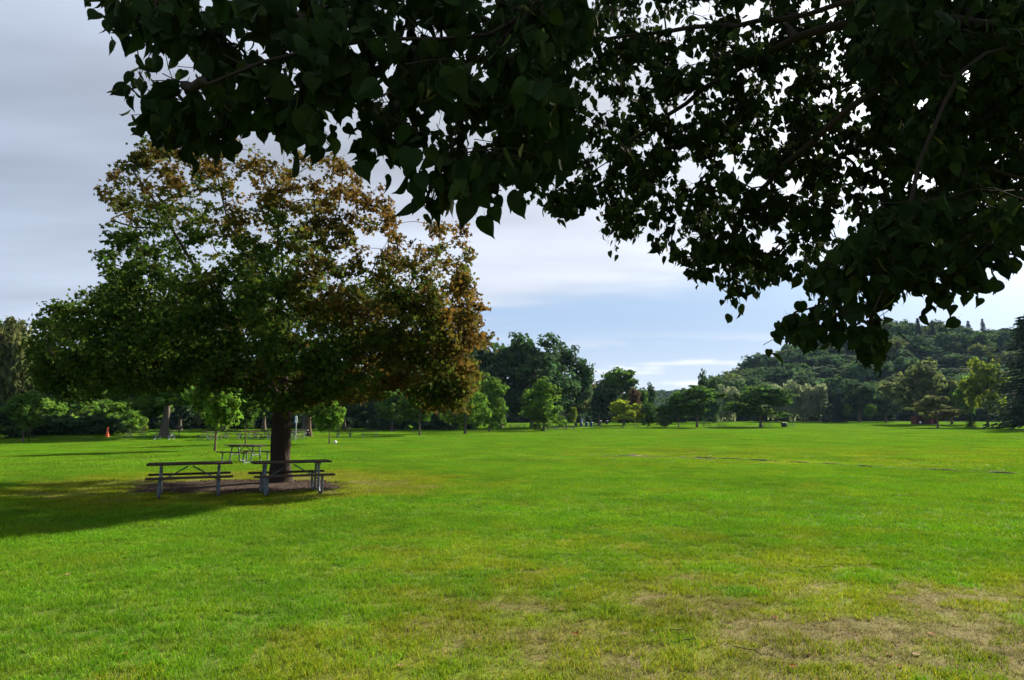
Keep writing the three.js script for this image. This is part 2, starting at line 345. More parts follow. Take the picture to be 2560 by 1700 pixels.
// ---------------------------------------------------------------- the maple
{
  reseed(5);
  const B = MAPLE, Zc = -B.z;
  const P = (x, y, dz = 0) => at(x * D2S, y * D2S, Zc + dz);
  const root = thing('maple_tree', 'broad maple tree with reddish brown and green leaves above two picnic tables', 'tree', B);
  const lines = [
    { pts: [B.clone().add(V(0, -.12, 0)), P(647, 1050), P(650, 960), P(652, 930), P(655, 850, .2), P(648, 700, .3), P(640, 560, .3), P(650, 430, .4), P(655, 350, .2)] },
    { from: P(652, 940), pts: [P(615, 900, -.4), P(560, 800, -1), P(470, 650, -1.6), P(380, 500, -1.8), P(310, 400, -1.5)] },
    { from: P(652, 935), pts: [P(700, 890, .6), P(770, 770, 1.4), P(850, 640, 2), P(900, 540, 2.2)] },
    { from: P(653, 925), pts: [P(600, 860, 1.2), P(480, 790, 2), P(330, 740, 2.4), P(170, 700, 2.2)] },
    { from: P(653, 920), pts: [P(720, 860, -1), P(840, 790, -1.8), P(960, 730, -2), P(1060, 690, -1.6)] },
    { from: P(653, 900), pts: [P(560, 870, -1.6), P(400, 840, -2.6), P(250, 830, -2.6), P(130, 820, -2)] },
    { from: P(653, 890), pts: [P(760, 860, 1.4), P(900, 850, 2.4), P(1020, 850, 2.2)] },
    { from: P(650, 760, .2), pts: [P(590, 640, -.8), P(530, 520, -1.2), P(500, 400, -1)] },
    { from: P(648, 720, .2), pts: [P(720, 600, -.6), P(780, 480, -.9), P(790, 390, -.7)] },
    { from: P(650, 800, .3), pts: [P(640, 740, -2), P(650, 660, -3.6)] },
    { from: P(650, 780, .3), pts: [P(620, 700, 2.4), P(600, 620, 4)] },
  ];
  const nodes = skeleton(lines, .3);
  const crown = outline([[268, 335], [330, 312], [420, 318], [540, 318], [600, 335], [640, 352], [735, 352], [800, 362], [850, 410], [895, 432], [905, 500], [960, 540], [1000, 520], [1070, 512], [1092, 600], [1078, 655], [1110, 695], [1100, 745], [1122, 778], [1078, 812], [1105, 850], [1080, 905], [1060, 940], [975, 945], [950, 900], [890, 880], [850, 920], [760, 925], [700, 940], [610, 935], [560, 890], [470, 880], [400, 890], [280, 900], [180, 915], [100, 885], [72, 830], [78, 745], [112, 722], [125, 690], [170, 660], [238, 652], [218, 605], [240, 560], [232, 480], [236, 420], [262, 372]]);
  const [x0, y0, x1, y1] = box2(crown), targets = [];
  while (targets.length < 1550) {
    const x = R(x0, x1), y = R(y0, y1); if (!inside(crown, x, y)) continue;
    const low = sst(560, 760, y / D2S); if (rng() > .50 + .50 * low) continue;
    const ex = (x / D2S - 590) / 540, ey = (y / D2S - 690) / 350, f = Math.sqrt(Math.max(.06, 1 - ex * ex - ey * ey));
    const dz = (rng() < .5 ? R(-1, 1) : (rng() < .62 ? -1 : 1) * R(.7, 1)) * 5.6 * f;
    targets.push({ p: at(x, y, Zc + dz), x: x / D2S, y: y / D2S, low });
  }
  grow(nodes, targets, .34, { from: 6, gravity: .9, tax: .10, lift: .12 });
  const parts = branchMeshes(nodes, .006, 2.25, .27, 6, { limb: .05 });
  const off = B.clone().negate(); const mv = (g) => g.translate(off.x, off.y, off.z);
  const bm = barkDark.clone(); bm.color.setRGB(.036, .027, .021);
  part('trunk', mv(parts.trunk), bm, root);
  parts.limbs.forEach((g) => part('limb', mv(g), bm, root));
  part('twigs', mv(parts.twigs), bm, root).userData.kind = 'stuff';
  // five-lobed leaves
  const lobes = []; for (let k = 0; k < 9; k++) { const a = -2.45 + 4.9 * k / 8; lobes.push([Math.sin(a) * (k % 2 ? .30 : [.42, 0, .52, 0, .60, 0, .52, 0, .42][k]), Math.cos(a) * (k % 2 ? .30 : [.42, 0, .52, 0, .60, 0, .52, 0, .42][k])]); }
  const mb = new MB(), ax = V(0, 0, 0), nx = V(0, 0, 0), bx = V(0, 0, 0), q = V(0, 0, 0);
  for (const t of targets) {
    const red = Math.min(1, Math.max(0, sst(660, 430, t.y) * .70 + sst(640, 950, t.x) * .62 - sst(520, 330, t.x) * sst(420, 640, t.y) * 1.1 + .6 * n3(t.p.x * .4, t.p.y * .4, t.p.z * .4)));
    const count = Math.round(lerp(34, 62, t.low) * R(.6, 1.4));
    const back = nodes[nodes[t.node].up].p;
    for (let k = 0; k < count; k++) {
      q.copy(t.p).lerp(back, rng() * rng() * 1.2).add(V(gauss(), gauss() * .65 - .2, gauss()).multiplyScalar(lerp(.21, .29, t.low)));
      ax.set(gauss(), -.55 + gauss() * .7, gauss()).normalize(); nx.set(gauss() * 1.1, .55, gauss() * 1.1).normalize();
      bx.crossVectors(ax, nx).normalize(); nx.crossVectors(bx, ax);
      const s = R(.10, .185), v = R(.7, 1.3), r = Math.min(1, Math.max(0, red * .85 + gauss() * .26));
      let c = mix3([.036, .076, .009], [.108, .058, .012], r); if (r > .5 && rng() < .10) c = [.15, .085, .014]; if (r < .5 && rng() < .1) c = [.07, .10, .012];
      c = c.map((e) => e * v);
      q.sub(B);
      const o = mb.v(q.x, q.y, q.z, ...c), ids = lobes.map(([a, b]) => { const y = b * s + .1 * s, dn = -Math.abs(a) * s * .35; return mb.v(q.x + bx.x * a * s + ax.x * y + nx.x * dn, q.y + bx.y * a * s + ax.y * y + nx.y * dn, q.z + bx.z * a * s + ax.z * y + nx.z * dn, ...c); });
      for (let e = 0; e < 8; e++) mb.t(o, ids[e], ids[e + 1]);
      q.add(B);
    }
  }
  part('crown', mb.geo(), leafMat(1, 1, 1, .5, .9), root).userData.kind = 'stuff';
}

// ---------------------------------------------------------------- the linden whose boughs hang over the camera
{
  reseed(11);
  const base = V(5.9, 0, -3.0);
  const root = thing('linden_tree', 'dark linden tree overhanging the lawn with heart shaped leaves on drooping boughs', 'tree', base);
  const P = (x, y, d) => at(x, y, d);
  const lines = [
    { pts: [base.clone().add(V(0, -.12, 0)), V(5.85, 1.2, -3.05), V(5.75, 2.4, -3.2), V(5.6, 3.4, -3.4), V(5.5, 5.0, -3.6), V(5.4, 7, -3.8), V(5.3, 9, -4)] },
    { from: V(5.6, 3.3, -3.4), thin: 0.62, pts: [P(2350, -30, 4.4), P(2000, 40, 5.2), P(1700, 75, 5.9), P(1400, 120, 6.4), P(1250, 200, 6.6)] },
    { from: V(5.6, 3.2, -3.4), thin: 0.62, pts: [P(2280, 40, 4.8), P(2010, 90, 5.4), P(1850, 170, 5.8), P(1650, 300, 6.3), P(1480, 430, 6.6)] },
    { from: V(5.65, 3.0, -3.3), thin: 0.62, pts: [P(2300, 180, 4.8), P(2060, 330, 5.4), P(1900, 480, 5.9), P(1740, 640, 6.2)] },
    { from: V(5.6, 3.6, -3.4), thin: 0.36, pts: [V(4.6, 3.9, -3.0), P(1900, -120, 2.9), P(1450, -10, 2.8), P(1150, 90, 2.6), P(800, 120, 2.45), P(520, 210, 2.35)] },
    { from: P(1300, 40, 2.75), thin: 0.36, pts: [P(1180, 200, 2.6), P(1130, 340, 2.5)] },
    { from: P(1500, -10, 2.8), thin: 0.36, pts: [P(1000, -60, 2.6), P(640, -20, 2.5), P(330, -20, 2.4)] },
    { from: V(5.7, 2.8, -3.2), thin: 0.5, pts: [P(2500, 120, 3.6), P(2330, 330, 3.5), P(2260, 560, 3.4), P(2190, 760, 3.3)] },
    { from: V(5.5, 5, -3.6), pts: [V(6.5, 5.6, -6), V(7.5, 5.6, -8.5)] },
    { from: V(5.5, 5, -3.6), pts: [V(7.5, 5.6, -3.6), V(9.5, 5.8, -4)] },
    { from: V(5.4, 6, -3.6), pts: [V(4, 7, -5.4), V(2.6, 7.4, -6.6)] },
  ];
  const nodes = skeleton(lines, .22);
  const targets = [];
  const fill = (poly, count, d0, d1, leaves, keep) => {
    const [x0, y0, x1, y1] = box2(poly); let k = 0;
    while (k < count) { const x = R(x0, x1), y = R(y0, y1); if (!inside(poly, x, y) || (keep && rng() > keep(x, y))) continue; targets.push({ p: P(x, y, R(d0, d1)), leaves, view: true }); k++; }
  };
  let hung = 0;
  const hang = (share) => { const n = targets.length; for (let k = hung; k < n; k++) if (rng() < share) targets.push({ p: targets[k].p.clone().add(V(gauss() * .12, -R(.05, .17), gauss() * .12)), leaves: 3.2, view: true }); hung = targets.length; };
  const nearLeft = outline([[180, -60], [185, 0], [250, 14], [330, 40], [400, 70], [432, 118], [350, 148], [335, 168], [290, 180], [275, 196], [345, 232], [300, 262], [305, 300], [400, 305], [420, 340], [470, 340], [490, 310], [560, 352], [585, 300], [640, 290], [690, 330], [780, 280], [800, 220], [850, 225], [845, 330], [905, 340], [940, 280], [985, 330], [975, 440], [1000, 470], [1060, 440], [1110, 455], [1150, 400], [1210, 430], [1260, 380], [1330, 300], [1340, -60]]);
  const farMid = outline([[1120, -60], [1130, 330], [1230, 460], [1290, 505], [1370, 470], [1400, 560], [1440, 565], [1480, 500], [1520, 560], [1545, 600], [1600, 620], [1640, 690], [1720, 690], [1790, 640], [1870, 610], [1960, 600], [2060, 620], [2120, 610], [2230, 600], [2400, 560], [2400, -60]]);
  const rightLow = outline([[1850, 600], [1870, 680], [1790, 745], [1830, 780], [1900, 740], [1950, 690], [1985, 800], [2030, 815], [2070, 800], [2050, 720], [2080, 640], [2120, 630], [2150, 690], [2215, 690], [2225, 620], [2390, 570], [2390, 430], [2000, 460]]);
  const rightDark = outline([[1990, -60], [1960, 120], [2060, 260], [2040, 430], [2180, 470], [2290, 420], [2300, 300], [2390, 260], [2390, -60]]);
  fill(nearLeft, 400, 2.25, 4.2, 8);
  hang(.2);
  fill(farMid, 1500, 5.4, 8.8, 13);
  fill(rightLow, 150, 3.2, 5.2, 9);
  hang(.22);
  fill(rightDark, 330, 3.6, 6.4, 11);
  // the rest of the crown, above and beside the frame, which keeps the sun off these leaves
  const toPix = (p) => { const q = p.clone().sub(camera.position).applyEuler(new THREE.Euler(-PITCH, 0, 0)); return q.z < -.2 ? [CX + q.x / -q.z * F, 850 - q.y / -q.z * F] : null; };
  for (let k = 0; k < 420;) {
    const a = R(0, 6.283), u = R(-.75, 1), s = Math.sqrt(1 - u * u) , f = Math.cbrt(R(.25, 1));
    const p = V(5.4 + Math.cos(a) * s * f * 5.6, 5.7 + u * f * 4.0, -3.9 + Math.sin(a) * s * f * 5.0);
    const s2 = toPix(p); if (s2 && s2[0] > -80 && s2[0] < 2640 && s2[1] > -70) continue;
    if (p.distanceTo(camera.position) < 1.4) continue;
    targets.push({ p, leaves: 26 }); k++;
  }
  grow(nodes, targets, .16, { from: 8, gravity: .25, tax: .06, lift: .10 });
  const parts = branchMeshes(nodes, .0024, 2.2, .24, 8, { limb: .022 });
  const off = base.clone().negate(), mv = (g) => g.translate(off.x, off.y, off.z);
  const bm = barkDark;
  part('trunk', mv(parts.trunk), bm, root);
  parts.limbs.forEach((g) => part('limb', mv(g), bm, root));
  part('twigs', mv(parts.twigs), bm, root).userData.kind = 'stuff';
  // heart-shaped leaf, tip along -y, folded on its midrib, base of the blade at the origin
  const half = [[.02, .02], [.17, .09], [.34, .06], [.45, -.12], [.46, -.32], [.37, -.55], [.22, -.76], [.08, -.92]];
  const rib = [[0, 0], [0, -.22], [0, -.5], [0, -.8], [0, -1.12]];
  function leafGeo(mb, place, c, fold, curl, skew) {
    const put = (x, y) => { const r = Math.abs(x); const z = r * fold - curl * (y + .3) * (y + .3) * .5 - r * r * .35; return place(x * (1 + skew * y), y, z); };
    const rv = rib.map(([x, y]) => mb.v(...put(x, y), ...c));
    for (const s of [-1, 1]) {
      const h = half.map(([x, y]) => mb.v(...put(x * s, y), ...c));
      const T = (a, b, d) => s > 0 ? mb.t(a, b, d) : mb.t(a, d, b);
      T(rv[0], h[0], h[1]); T(rv[0], h[1], h[2]); T(rv[0], h[2], rv[1]); T(rv[1], h[2], h[3]); T(rv[1], h[3], h[4]); T(rv[1], h[4], rv[2]); T(rv[2], h[4], h[5]); T(rv[2], h[5], h[6]); T(rv[2], h[6], rv[3]); T(rv[3], h[6], h[7]); T(rv[3], h[7], rv[4]);
    }
    // petiole
    const a = mb.v(...place(-.012, 0, 0), ...c), b = mb.v(...place(.012, 0, 0), ...c), d = mb.v(...place(0, .5, -.12), ...c); mb.t(a, b, d);
  }
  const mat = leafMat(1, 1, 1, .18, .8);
  const all = [], m4 = new THREE.Matrix4(), X = V(0, 0, 0), Y = V(0, 0, 0), Z = V(0, 0, 0);
  for (const t of targets) {
    const n = nodes[t.node], p1 = nodes[n.up].p, p2 = nodes[nodes[n.up].up >= 0 ? nodes[n.up].up : n.up].p, wide = t.view ? 1 : 2.6;
    const count = Math.max(3, Math.round(t.leaves * R(.7, 1.3)));
    for (let k = 0; k < count; k++) {
      const s = R(.05, .098) * (t.view ? 1 : 1.5), o = t.p.clone(); const u = rng();
      o.lerp(u < .5 ? p1 : p2, rng()); o.add(V(gauss() * .085 * wide, -R(.01, .10) * wide, gauss() * .085 * wide));
      Y.set(gauss() * 1.0, 1, gauss() * 1.0).normalize(); Z.set(gauss(), gauss() * .9, gauss() * .8).normalize(); X.crossVectors(Y, Z).normalize(); Z.crossVectors(X, Y);
      const bract = t.view && rng() < .06, v = R(.65, 1.3);
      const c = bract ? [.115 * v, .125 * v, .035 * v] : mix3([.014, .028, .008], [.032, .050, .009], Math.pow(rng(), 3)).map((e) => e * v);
      const px = toPix(o), dist = o.distanceTo(camera.position);
      all.push({ o, s, X: X.clone(), Y: Y.clone(), Z: Z.clone(), c, bract, fold: R(-.2, .8), curl: R(-.4, 1.3), skew: R(-.15, .15), size: px && px[0] > 0 && px[0] < 2560 && px[1] > 0 && px[1] < 1700 && !bract ? s / dist : 0 });
    }
  }
  all.sort((a, b) => b.size - a.size);
  // the 300 that show largest are leaves of their own
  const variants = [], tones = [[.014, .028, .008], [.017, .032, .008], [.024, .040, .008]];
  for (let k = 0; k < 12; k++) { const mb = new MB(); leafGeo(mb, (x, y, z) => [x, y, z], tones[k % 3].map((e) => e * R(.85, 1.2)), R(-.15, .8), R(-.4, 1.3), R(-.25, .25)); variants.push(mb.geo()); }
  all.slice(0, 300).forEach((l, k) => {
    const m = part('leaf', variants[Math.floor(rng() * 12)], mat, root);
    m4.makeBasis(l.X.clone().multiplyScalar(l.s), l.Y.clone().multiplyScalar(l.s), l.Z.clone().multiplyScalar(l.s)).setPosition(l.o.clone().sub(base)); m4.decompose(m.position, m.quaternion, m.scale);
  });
  const mb = new MB();
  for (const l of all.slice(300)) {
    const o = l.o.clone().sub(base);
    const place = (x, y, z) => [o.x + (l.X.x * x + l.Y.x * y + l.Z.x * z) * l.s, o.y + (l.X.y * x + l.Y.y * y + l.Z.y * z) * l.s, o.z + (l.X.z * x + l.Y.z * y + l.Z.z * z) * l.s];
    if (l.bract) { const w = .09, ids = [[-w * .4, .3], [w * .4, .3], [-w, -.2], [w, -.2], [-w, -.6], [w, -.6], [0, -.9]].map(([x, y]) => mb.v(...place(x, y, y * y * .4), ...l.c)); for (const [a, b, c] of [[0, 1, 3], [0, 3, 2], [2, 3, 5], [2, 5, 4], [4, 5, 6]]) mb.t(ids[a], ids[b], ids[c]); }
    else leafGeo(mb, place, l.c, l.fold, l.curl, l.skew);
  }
  part('crown', mb.geo(), mat, root).userData.kind = 'stuff';
}

// ---------------------------------------------------------------- other trees: a few grown shapes, each tree placed and scaled on its own
function crownGeo(blobs, clusters, cr, faces, leaf, o = {}) {
  const mb = new MB(), d = V(0, 0, 0), n = V(0, 0, 0), a = V(0, 0, 0), b = V(0, 0, 0);
  const weights = blobs.map((q) => Math.pow(q[3] * q[4] * q[5], 2 / 3)), sum = weights.reduce((x, y) => x + y, 0);
  for (let k = 0; k < clusters; k++) {
    let w = rng() * sum, i = 0; while ((w -= weights[i]) > 0 && i < blobs.length - 1) i++;
    const q = blobs[i]; d.set(gauss(), gauss(), gauss()).normalize(); const f = lerp(.45, 1, Math.pow(rng(), .55));
    const c = V(q[0] + d.x * q[3] * f, q[1] + d.y * q[4] * f, q[2] + d.z * q[5] * f), tone = R(.72, 1.28), r = cr * R(.6, 1.35);
    for (let m = 0; m < faces; m++) {
      a.set(gauss(), gauss(), gauss()).normalize().multiplyScalar(r * Math.pow(rng(), .4)); const p = a.clone(); p.y *= o.flat || .75; p.add(c);
      if (o.droop) p.y -= Math.pow(rng(), 2) * o.droop;
      n.copy(a).normalize().multiplyScalar(.7).addScaledVector(d, .5).add(V(gauss() * .8, gauss() * .8 + .35, gauss() * .8)).normalize();
      a.set(gauss(), gauss() - (o.droop ? 2 : .3), gauss()).cross(n).normalize(); b.crossVectors(n, a);
      const s = leaf * R(.55, 1.3), l = s * (o.long || 1.35), v = tone * R(.75, 1.25), cc = [v * R(.85, 1.2), v, v * R(.8, 1.15)];
      const P = (x, y, e) => mb.v(p.x + a.x * x + b.x * y + n.x * e, p.y + a.y * x + b.y * y + n.y * e, p.z + a.z * x + b.z * y + n.z * e, ...cc);
      const i0 = P(0, -l * .55, 0), i1 = P(s * .5, 0, -s * .12), i2 = P(0, l * .55, 0), i3 = P(-s * .5, R(-.2, .2) * l, -s * .12);
      mb.t(i0, i1, i2); mb.t(i0, i2, i3);
    }
  }
  return mb.geo();
}
function trunkGeo(h, r, top, blobs, limbs = 6) {
  const mb = new MB(), pts = [], rs = [];
  for (let k = 0; k <= 8; k++) { const t = k / 8; pts.push(V(.03 * h * n2(t * 2, h + r) * t, t * h * top - .1, .03 * h * n2(t * 2, r + 9) * t)); rs.push(r * (1 - .8 * t) * (1 + .6 * Math.exp(-t * h * top / .3))); }
  tube(mb, pts, rs, 8, .08);
  for (let k = 0; k < limbs; k++) { const q = blobs[k % blobs.length], s = pts[3 + k % 4], e = V(q[0] + gauss() * q[3] * .4, q[1] + R(-.1, .5) * q[4], q[2] + gauss() * q[5] * .4), m = s.clone().lerp(e, .5).add(V(0, -.05 * h, 0)); tube(mb, [s, s.clone().lerp(m, .6), m, e], [r * .4, r * .32, r * .24, r * .06], 5, 0, false); }
  return mb.geo(true);
}
const KINDS = {};
function kind(name, variants, make) {
  KINDS[name] = [];
  for (let v = 0; v < variants; v++) {
    const k = make(v), p = k.crown.attributes.position, hs = [], rs = [];
    for (let i = 0; i < p.count; i += 5) { hs.push(p.getY(i)); rs.push(Math.hypot(p.getX(i), p.getZ(i))); }
    hs.sort((a, b) => a - b); rs.sort((a, b) => a - b);
    const sy = 10 / hs[Math.floor(hs.length * .995)], sr = 5 / rs[Math.floor(rs.length * .975)];
    k.crown.scale(sr, sy, sr); k.trunk.scale(1, sy, 1); KINDS[name].push(k);
  }
}
function blobby(n, w, y0, y1, rb, flat = .8) { const out = []; for (let k = 0; k < n; k++) { const t = (k + R(.1, .9)) / n, y = lerp(y0, y1, t), prof = Math.sin(Math.PI * Math.min(1, .16 + .78 * t)), a = R(0, 6.28), r = w * prof * R(.35, .75); out.push([Math.cos(a) * r, y, Math.sin(a) * r, rb * R(.75, 1.2), rb * flat * R(.75, 1.2), rb * R(.75, 1.2)]); } return out; }
reseed(31);
// all shapes stand 1 x 1: height 10 and width 10 in their own units, then scaled
kind('round', 4, () => { const b = blobby(11, 3.6, 3.2, 8.4, 2.0); return { trunk: trunkGeo(10, .28, .75, b, 8), crown: crownGeo(b, 120, .95, 26, .46) }; });
kind('big', 3, () => { const b = blobby(17, 3.9, 2.6, 8.8, 1.6); return { trunk: trunkGeo(10, .26, .8, b, 10), crown: crownGeo(b, 260, .68, 26, .31) }; });
kind('oval', 3, () => { const b = blobby(12, 3.0, 2.0, 8.9, 1.9, 1.1); return { trunk: trunkGeo(10, .24, .8, b, 6), crown: crownGeo(b, 200, .75, 26, .36) }; });
kind('flat', 3, () => { const b = blobby(15, 4.1, 2.9, 8.8, 1.7, .42); return { trunk: trunkGeo(10, .22, .7, b, 9), crown: crownGeo(b, 190, .8, 24, .40, { flat: .5 }) }; });
kind('willow', 3, () => { const b = blobby(12, 3.3, 3.0, 8.5, 1.9, 1.1); return { trunk: trunkGeo(10, .2, .6, b, 8), crown: crownGeo(b, 190, .8, 28, .30, { droop: 1.5, long: 2.6 }) }; });
kind('sapling', 4, () => { const b = blobby(8, 2.9, 4.0, 8.9, 1.9); return { trunk: trunkGeo(10, .19, .85, b, 7), crown: crownGeo(b, 130, .95, 22, .52) }; });
kind('hill', 5, () => { const b = blobby(8, 3.2, 3.4, 8.2, 2.3); return { trunk: trunkGeo(10, .22, .6, b, 4), crown: crownGeo(b, 70, 1.15, 20, .66) }; });
kind('shrub', 4, () => { const b = blobby(9, 3.4, .8, 6.6, 2.6, .9); return { trunk: trunkGeo(6, .2, .6, b, 7), crown: crownGeo(b, 170, .95, 24, .46, { long: 1.7 }) }; });
kind('conifer', 3, () => {
  const mb = new MB(), tr = new MB(); tube(tr, [V(0, -.1, 0), V(0, 5, 0), V(0, 10, 0)], [.26, .15, .02], 7);
  for (let y = .7; y < 9.9; y += .24) { const len = 4.6 * Math.pow(1 - y / 10.2, .85) * R(.85, 1.1), nb = 5 + Math.round(6 * (1 - y / 10)); for (let k = 0; k < nb; k++) { const a = R(0, 6.28), l = len * R(.7, 1.1); for (let s = .15; s < 1; s += .16) { for (const side of [-1, 0, 1]) { const x = Math.cos(a) * l * s, z = Math.sin(a) * l * s, yy = y - l * s * .28 + l * s * s * .16, w = .34 * R(.7, 1.2) * (1.2 - s * .5), aa = a + side * .9 + gauss() * .3, v = R(.7, 1.3), dx = Math.cos(aa), dz = Math.sin(aa), L = .62 * R(.7, 1.2) * (1.25 - s * .6); const i0 = mb.v(x, yy, z, v, v, v), i1 = mb.v(x + dx * L * .5 - dz * w * .5, yy - .08, z + dz * L * .5 + dx * w * .5, v, v, v), i2 = mb.v(x + dx * L, yy - .2 + R(-.1, .1), z + dz * L, v, v, v), i3 = mb.v(x + dx * L * .5 + dz * w * .5, yy - .16, z + dz * L * .5 - dx * w * .5, v, v, v); mb.t(i0, i1, i2); mb.t(i0, i2, i3); } } } }
  return { trunk: tr.geo(true), crown: mb.geo() };
});
const TINT = {
  dark: leafMat(.036, .076, .026, .4), deep: leafMat(.022, .048, .016, .3), mid: leafMat(.050, .108, .014, .45), fresh: leafMat(.085, .170, .016, .5), lime: leafMat(.115, .165, .014, .45),
  yellow: leafMat(.20, .27, .018, .5), olive: leafMat(.10, .12, .036, .45), grey: leafMat(.20, .245, .125, .5), blue: leafMat(.020, .044, .028, .25), copper: leafMat(.070, .048, .026, .35), rust: leafMat(.080, .106, .032, .45), hillgreen: leafMat(.040, .084, .024, .4), hillolive: leafMat(.072, .102, .022, .4),
};
let pick = 0;
function tree(name, kindName, tint, pos, height, width, label, group, category = 'tree', bark = barkGrey) {
  const vs = KINDS[kindName], v = vs[pick++ % vs.length];
  const o = thing(name, label, category, pos, R(0, 6.28), group);
  o.scale.set(width / 10, height / 10, width / 10);
  part('trunk', v.trunk, bark, o); part('crown', v.crown, TINT[tint], o);
  return o;
}
// by pixels: foot of the tree, top, half width; the ground under the foot gives the distance
function treeAt(name, kindName, tint, x, foot, top, w, label, group, opt = {}) {
  const p = opt.d ? (() => { const q = at(x, foot, opt.d); q.y = H(q.x, q.z); return q; })() : ground(x, foot), d = -p.z;
  const h = (at(x, top, d).y - p.y), width = w / F * d;
  return tree(name, kindName, tint, p, h * 1.03, width * (opt.k || 1.05), label, group, opt.cat || 'tree', opt.bark || barkGrey);
}
reseed(41);
// young trees on the lawn
treeAt('sapling', 'sapling', 'fresh', 537, 1128, 925, 122, 'slim young tree with glossy leaves behind the picnic table pair', undefined, { bark: barkBrown });
treeAt('sapling', 'sapling', 'mid', 613, 1112, 975, 70, 'thin young tree standing just behind the angled picnic table', undefined, { bark: barkBrown });
treeAt('sapling', 'sapling', 'fresh', 823, 1111, 985, 84, 'thin straight sapling next to the white ball', undefined, { bark: barkGrey });
treeAt('sapling', 'sapling', 'olive', 495, 1078, 1018, 34, 'tiny sapling between the far picnic tables and the dark wood', undefined, { bark: barkBrown });
treeAt('sapling', 'sapling', 'mid', 57, 1106, 985, 80, 'leaning staked sapling in front of the hedge end', undefined, { bark: barkGrey });
treeAt('young_tree', 'sapling', 'mid', 1049, 1090, 975, 112, 'small rounded tree on the lawn below the maple branch tips');
treeAt('young_tree', 'oval', 'fresh', 1163, 1085, 920, 118, 'tall bright green oval tree beside the maple crown');
treeAt('young_tree', 'oval', 'fresh', 1223, 1079, 942, 78, 'narrow bright green oval tree with a short thick trunk');
treeAt('young_tree', 'oval', 'fresh', 1359, 1078, 955, 118, 'vase shaped bright green tree in front of the tallest trees');
treeAt('sapling', 'sapling', 'lime', 1436, 1073, 1020, 26, 'tiny yellow green sapling beside the blue recycling bins');
treeAt('young_tree', 'flat', 'yellow', 1557, 1071, 1003, 60, 'golden yellow leaved small tree, the broader of two');
treeAt('young_tree', 'flat', 'yellow', 1593, 1070, 1012, 38, 'golden yellow leaved small tree, the narrower of two');
treeAt('young_tree', 'oval', 'mid', 1620, 1069, 1008, 38, 'slender dark green young tree next to the golden trees');
treeAt('young_tree', 'oval', 'mid', 1663, 1069, 1010, 44, 'small egg shaped tree alone on a thin trunk');
treeAt('young_tree', 'flat', 'mid', 1697, 1069, 985, 62, 'dark tree tucked against the side of the wide spreading tree');
treeAt('spreading_tree', 'flat', 'mid', 1743, 1069, 968, 128, 'wide spreading tree standing beside two picnic tables');
treeAt('spreading_tree', 'flat', 'mid', 1902, 1068, 970, 152, 'wide flat topped tree standing alone in the field');
treeAt('young_tree', 'sapling', 'fresh', 2118, 1056, 1013, 34, 'pale small tree at the foot of the hill next to the blue bins');
treeAt('young_tree', 'sapling', 'fresh', 2177, 1057, 1013, 34, 'pale small tree at the foot of the hill on two thin stems');
treeAt('young_tree', 'conifer', 'mid', 2427, 1069, 1030, 26, 'little pine beside the dark spruce and the light tree');
// large trees
treeAt('shade_tree', 'round', 'mid', 411, 1093, 830, 330, 'large shade tree with a pale trunk among the far picnic tables', undefined, { bark: barkGrey });
treeAt('shade_tree', 'round', 'mid', 772, 1092, 880, 230, 'shade tree with a stout trunk behind the blue and white sign', undefined, { bark: barkBrown });
treeAt('large_tree', 'big', 'dark', 1331, 1072, 845, 205, 'tallest dark tree rising over the vase shaped tree', undefined, { bark: barkGrey });
treeAt('large_tree', 'big', 'dark', 1250, 1070, 872, 215, 'broad dark tree between the oval trees and the tallest tree');
treeAt('large_tree', 'big', 'dark', 1412, 1068, 866, 135, 'dark round topped tree at the open end of the tall group');
treeAt('large_tree', 'big', 'dark', 1185, 1069, 862, 150, 'dark tree just behind the maple branch tips');
treeAt('large_tree', 'round', 'olive', 1440, 1066, 950, 90, 'dull olive tree behind the blue recycling bins');
treeAt('large_tree', 'round', 'dark', 1497, 1064, 960, 90, 'low dark tree between the tall group and the layered tree');
treeAt('large_tree', 'flat', 'mid', 1560, 1063, 928, 110, 'layered green tree behind the golden trees');
treeAt('large_tree', 'oval', 'dark', 1620, 1062, 965, 50, 'upright dark tree at the end of the layered tree');
treeAt('large_tree', 'round', 'copper', 1586, 1066, 975, 36, 'brown copper leaved tree behind the golden trees');
treeAt('large_tree', 'oval', 'dark', 1762, 1058, 930, 34, 'pointed poplar rising above the wide spreading tree', undefined, { k: 1.1 });
treeAt('large_tree', 'oval', 'dark', 1785, 1058, 948, 40, 'dark tree beside the pointed poplar');
treeAt('large_tree', 'round', 'rust', 2318, 1061, 908, 158, 'large tree with rusty tinted top beside the red shed');
treeAt('large_tree', 'round', 'rust', 2380, 1061, 955, 90, 'rusty green tree leaning on the side of the large rusty tree');
treeAt('crab_tree', 'flat', 'olive', 2345, 1070, 993, 108, 'low olive crab tree with a bent trunk in front of the shed');
treeAt('large_tree', 'round', 'lime', 2470, 1068, 905, 92, 'light yellow green tree next to the dark spruce', undefined, { bark: barkDark });
treeAt('large_tree', 'round', 'fresh', 2425, 1063, 945, 62, 'light green tree between the rusty tree and the yellow green tree');
treeAt('spruce_tree', 'conifer', 'deep', 2585, 1074, 800, 195, 'dark spruce with its boughs down to the grass');
treeAt('large_tree', 'round', 'dark', 2150, 1056, 955, 96, 'dark green tree at the hill foot above the two pale saplings');
treeAt('large_tree', 'round', 'dark', 2215, 1056, 985, 80, 'shadowy tree at the hill foot beside the rusty tree');
treeAt('spruce_tree', 'conifer', 'blue', 2078, 1056, 965, 46, 'dark conifer between the willows and the pale saplings');
treeAt('spruce_tree', 'conifer', 'blue', 2098, 1056, 985, 40, 'shorter dark conifer above the blue bins');
